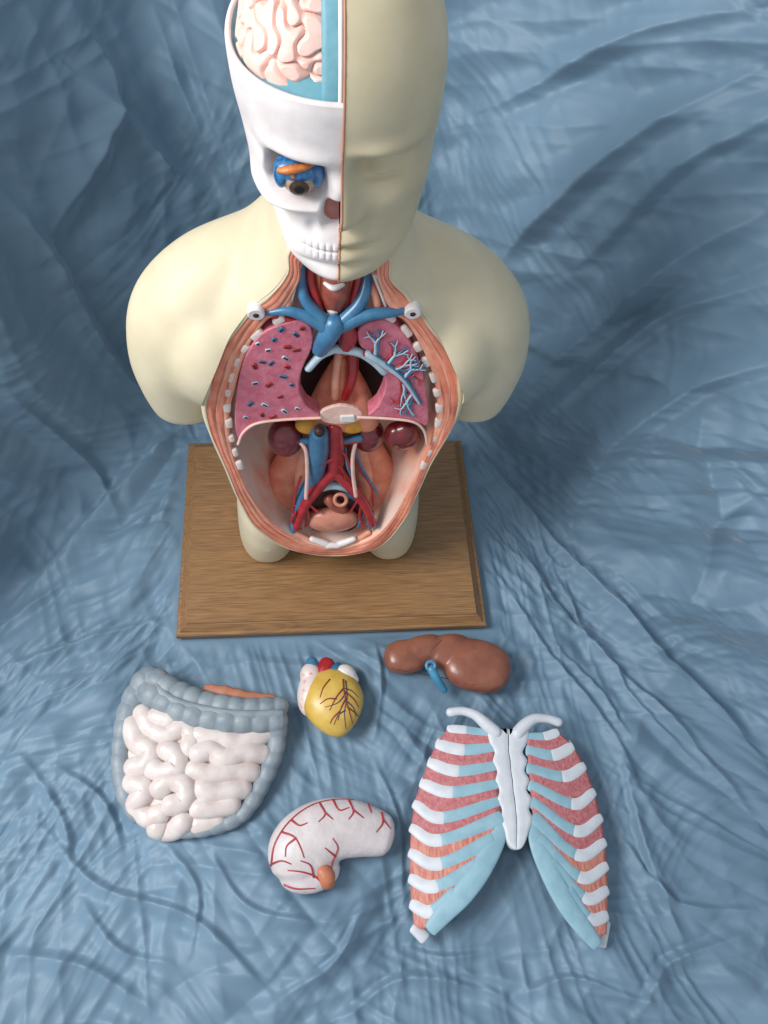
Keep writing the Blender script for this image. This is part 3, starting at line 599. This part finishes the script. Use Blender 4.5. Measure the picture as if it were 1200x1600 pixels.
g=Geo(); g.add(*tubeg([W(530,1050,2.6),W(542,1052,2.7),W(552,1062,2.4)],[1.0,1.2,.8],n=16)); obj("heart_atrium",g,whitem,ht)
g=Geo(); g.add(*tubeg([W(506,1060,2.4),W(508,1048,2.5),W(511,1038,2.5)],[1.3,1.3,1.2],n=20,flat=.85)); obj("heart_aorta",g,redm,ht)
g=Geo(); g.add(*tubeg([W(495,1054,2.3),W(489,1042,2.3),W(487,1036,2.3)],[.95,1.0,.9],n=18)); obj("heart_vein",g,bluem,ht)
g=Geo(); g.add(*tubeg([W(518,1056,2.9),W(525,1046,2.8),W(528,1041,2.6)],[.8,.8,.6],n=18)); obj("heart_pulmonary_trunk",g,bluem,ht)
def vess(b,name,paths,m,parent,r=.09,off=.03):
    g=Geo()
    for L in paths:
        P_=surf_path(b,L,off)
        if len(P_)>=3:
            nL=len(P_); g.add(*tubeg(P_,[r*(1-.55*i/(nL-1)) for i in range(nL)],n=6,k=1))
    obj(name,g,m,parent)
vess(bb,"coronary_artery",[[(536,1062),(538,1085),(545,1110),(552,1135)],[(537,1075),(525,1090),(515,1110)],[(540,1092),(532,1108),(528,1125)],[(538,1080),(552,1092),(560,1105)],[(543,1105),(556,1115),(562,1122)],[(525,1092),(512,1092),(500,1100)],[(515,1062),(505,1075),(500,1090)],[(530,1112),(520,1122),(516,1130)]],mat("coronary_red",(140,48,44),.4),ht,.12)
vess(bb,"coronary_vein",[[(540,1064),(542,1090),(538,1112),(540,1138)],[(541,1082),(528,1098),(508,1105)],[(541,1095),(552,1106),(556,1120)],[(539,1110),(528,1118),(522,1132)],[(540,1076),(550,1080),(560,1090)]],mat("coronary_dark_blue",(44,50,90),.4),ht,.09)

# ---------------------------------------------------------------- liver
lv=root("liver_model",W(700,1045,0),"brown glossy plastic liver model with blue vein on cloth","anatomical model")
lm=mat("liver_brown",(148,92,72),.34,(128,74,56),40,bump=.15,bs=90,coat=.25)
def blk(p): 
    return np.sign(p)*np.abs(p)**.82
g=Geo(); g.add(*ellg(W(745,1040,1.9),(5.0,3.9,2.2),40,24,rot=rad(-14),fn=blk)); g.add(*ellg(W(702,1018,1.8),(3.6,2.6,1.8),rot=rad(4),fn=blk)); g.add(*ellg(W(634,1026,1.6),(3.2,2.5,1.8),rot=rad(4),fn=blk)); g.add(*ellg(W(662,1015,1.8),(3.4,2.1,1.8),rot=rad(10),fn=blk))
lb=obj("liver_lobes",g,lm,lv); remesh(lb,.18,6); bb=bvh_of(lb)
vess(bb,"liver_groove",[[(605,1042),(640,1050),(665,1052),(690,1058),(740,1070),(790,1058)],[(690,1000),(672,1020),(668,1045)]],mat("groove_dark",(84,46,36),.6),lv,.07,-.02)
g=Geo(); g.add(*tubeg([W(674,1046,3.6),W(682,1060,3.2),W(694,1078,1.8)],[.65,.6,.5],n=14)); g.add(*ring(W(673,1040,4.0),.6,.27,(0,-.3,1))); obj("liver_vein",g,mat("liver_vein_blue",(66,140,176),.35,coat=.3),lv)

# ---------------------------------------------------------------- stomach
sm_=root("stomach_model",W(515,1320,0),"white plastic stomach model with red vessels on cloth","anatomical model")
stm=mat("stomach_white",(216,208,209),.42,(203,193,194),50,bump=.4,bs=130,sss=.05,coat=.15)
g=Geo(); g.add(*tubeg([W(u,v,z) for u,v,z in [(468,1348,2.2),(470,1325,2.5),(496,1304,2.6),(530,1294,2.5),(562,1296,2.3),(595,1303,2.0)]],[3.8,4.1,4.1,3.8,3.4,2.8],n=36,k=8,flat=.66,up=(0,0,1)))
g.add(*ellg(W(484,1363,1.8),(3.9,2.5,1.9),rot=rad(6)))
sb=obj("stomach_body",g,stm,sm_); remesh(sb,.2,8); bb=bvh_of(sb)
vess(bb,"stomach_vessels",[[(424,1352),(430,1318),(453,1283),(488,1258),(530,1249),(575,1254),(607,1270)],[(440,1300),(460,1308),(470,1325),(475,1340)],[(462,1310),(448,1322),(446,1338)],[(500,1256),(508,1272),(498,1284)],[(508,1270),(520,1280)],[(545,1251),(552,1268),(545,1280)],[(552,1266),(568,1278)],[(520,1250),(530,1266),(545,1262)],[(595,1265),(598,1285),(588,1300)],[(598,1280),(610,1295)],[(505,1380),(490,1368),(470,1362),(450,1360)],[(490,1370),(485,1352),(470,1345)],[(515,1365),(520,1345),(528,1325),(520,1310)],[(524,1338),(508,1325)],[(424,1350),(440,1345),(455,1350)],[(430,1375),(460,1388),(492,1388)],[(575,1256),(580,1270)],[(456,1282),(468,1290),(480,1286)]],mat("vessel_crimson",(172,54,64),.4,coat=.2),sm_,.15)
g=Geo(); g.add(*tubeg([W(505,1362,3.0),W(510,1370,3.0),W(511,1376,2.7)],[1.1,1.1,1.0],n=18)); g.add(*ring(W(512,1380,2.7),.68,.28,(.1,-.8,.6))); obj("stomach_inlet",g,mat("inlet_orange",(196,120,88),.45,bump=.3),sm_)

# ---------------------------------------------------------------- chest plate
rc=root("chest_plate_model",W(795,1300,0),"plastic front rib cage plate with sternum lying on cloth","anatomical model")
cart=mat("cartilage_blue",(148,186,200),.5,(134,174,190),60,bump=.12)
ribw=mat("rib_white",(212,216,222),.48,(200,205,213),60,bump=.1)
inter=mat("intercostal_red",(196,124,126),.6,(176,98,102),180,bump=.8,bs=260)
inter2=mat("intercostal_salmon",(210,144,128),.55,(186,106,94),260,bump=.9,bs=260,stretch=(1,.25,1))
def zp(u,v):
    d=abs(u-797)/175.; return .8+3.1*max(0,1-d**2.3)
LRb=[[(700,1140),(728,1142),(768,1148)],[(683,1162),(725,1172),(772,1168)],[(671,1190),(716,1205),(775,1197)],[(659,1222),(707,1238),(778,1225)],[(649,1254),(693,1278),(780,1252)],[(644,1291),(690,1313),(783,1278)],[(642,1330),(690,1350),(770,1312)],[(642,1370),(684,1385),(752,1350)],[(644,1410),(676,1424),(712,1398)],[(648,1445),(660,1452),(680,1440)]]
RRb=[[(872,1145),(850,1152),(822,1152)],[(893,1165),(862,1180),(824,1172)],[(911,1195),(878,1213),(825,1200)],[(926,1235),(892,1256),(828,1226)],[(937,1275),(896,1298),(830,1252)],[(943,1313),(898,1335),(833,1278)],[(946,1350),(903,1370),(842,1312)],[(947,1388),(910,1402),(860,1348)],[(947,1428),(917,1434),(886,1392)],[(945,1460),(932,1462),(915,1436)]]
for side,RB in (("a",LRb),("b",RRb)):
    rows=np.array([catmull(L,8) for L in RB]); R=[]
    fine=np.array([catmull(rows[:,j,:],5) for j in range(rows.shape[1])])
    for i in range(fine.shape[1]):
        R.append(np.array([W(fine[j,i,0],fine[j,i,1],zp(*fine[j,i])+.05) for j in range(fine.shape[0])]))
    g=Geo(); V,F=loftg(R,close=False,caps=False); nn=fine.shape[0]-1
    g.add(V,F,[0 if (k//nn)<26 else 1 for k in range(len(F))]); ob=obj("intercostal_muscle",g,[inter,inter2],rc)
    md=ob.modifiers.new("s",'SOLIDIFY'); md.thickness=.6*U; md.offset=0
    for n_,L in enumerate(RB[:9]):
        C=catmull(L,8); P3=[W(u,v,zp(u,v)+.16) for u,v in C]; hw=.95 if n_>0 else .72
        g=Geo(); g.add(*tubeg(P3[:9],[hw*.86,hw*.96]+[hw*1.02]*6+[hw*1.0],n=20,k=1,flat=.34,up=(0,0,1))); obj("rib",g,ribw,rc)
        e_=.86 if n_<5 else 1.1
        g=Geo(); g.add(*tubeg(P3[8:],[hw*.97]*3+[hw*(.97+(e_-.97)*i/(len(P3)-12)) for i in range(len(P3)-11)],n=20,k=1,flat=.33,up=(0,0,1))); obj("costal_cartilage",g,cart,rc)
mg=[[(784,1285),(774,1315),(750,1360),(722,1398),(696,1425),(672,1453)],[(830,1285),(843,1325),(864,1372),(887,1415),(911,1448),(933,1476)]]
for L in mg:
    g=Geo(); g.add(*tubeg([W(u,v,zp(u,v)+.15) for u,v in L],[.7,1.2,1.35,1.3,1.15,.85],n=18,k=6,flat=.28,up=(0,0,1))); obj("costal_margin",g,cart,rc)
for u,v,u2,v2 in ((648,1448,664,1466),(944,1440,938,1476)):
    g=Geo(); g.add(*tubeg([W(u,v,.9),W(u2,v2,.9)],[.85,.8],n=14,flat=.4,up=(0,0,1))); obj("rib",g,ribw,rc)
lf=[(762,1140),(764,1160),(772,1175),(769,1190),(776,1205),(773,1220),(780,1235),(776,1250),(784,1265),(781,1280),(788,1298),(792,1314),(801,1326)]
rt=[(825,1138),(825,1158),(817,1175),(825,1188),(820,1204),(828,1218),(823,1234),(832,1248),(827,1264),(833,1278),(827,1298),(822,1314),(814,1326)]
o2=closedsm([W(u,v,4.2) for u,v in [(780,1146),(802,1148)]+rt+lf[::-1]],3)
g=Geo(); R=[]
ml_=lambda y: np.interp(y,*zip(*sorted([(W((a[0]+b_[0])/2,(a[1]+b_[1])/2,4.2)[1],W((a[0]+b_[0])/2,(a[1]+b_[1])/2,4.2)[0]) for a,b_ in zip(lf,rt)])))
for s_,z in ((1,3.3),(1.0,4.05),(.94,4.3),(.7,4.36),(.35,4.38),(.06,4.38),(.02,4.32)):
    o=o2.copy()
    for i in range(len(o)): mx_=ml_(o2[i][1]); o[i,0]=mx_+(o2[i,0]-mx_)*s_; o[i,2]=z
    R.append(o)
g.add(*loftg(R,caps=False)); ob=obj("sternum",g,ribw,rc); fixn(ob)
for L in ([(704,1113),(722,1111),(742,1117),(758,1130),(774,1144)],[(872,1128),(855,1123),(836,1123),(821,1132),(808,1146)]):
    g=Geo(); g.add(*tubeg([W(u,v,z) for (u,v),z in zip(L,(3.9,4.1,4.2,4.2,4.0))],[.65,.6,.7,.85,.9],n=14)); obj("clavicle",g,ribw,rc)

# ---------------------------------------------------------------- light
w=bpy.data.worlds.new("World"); scene.world=w; w.use_nodes=True
w.node_tree.nodes["Background"].inputs[0].default_value=(.88,.94,1,1); w.node_tree.nodes["Background"].inputs[1].default_value=.58
def area(name,loc,tgt,size,power,col):
    l=bpy.data.lights.new(name,'AREA'); l.size=size; l.energy=power; l.color=col; o=bpy.data.objects.new(name,l); COL.objects.link(o)
    o.location=loc; o.rotation_euler=(Vector(tgt)-Vector(loc)).to_track_quat('-Z','Y').to_euler()
area("window_light",(-1.35,.28,1.65),(.1,.45,.2),.85,45,(1,.985,.965))
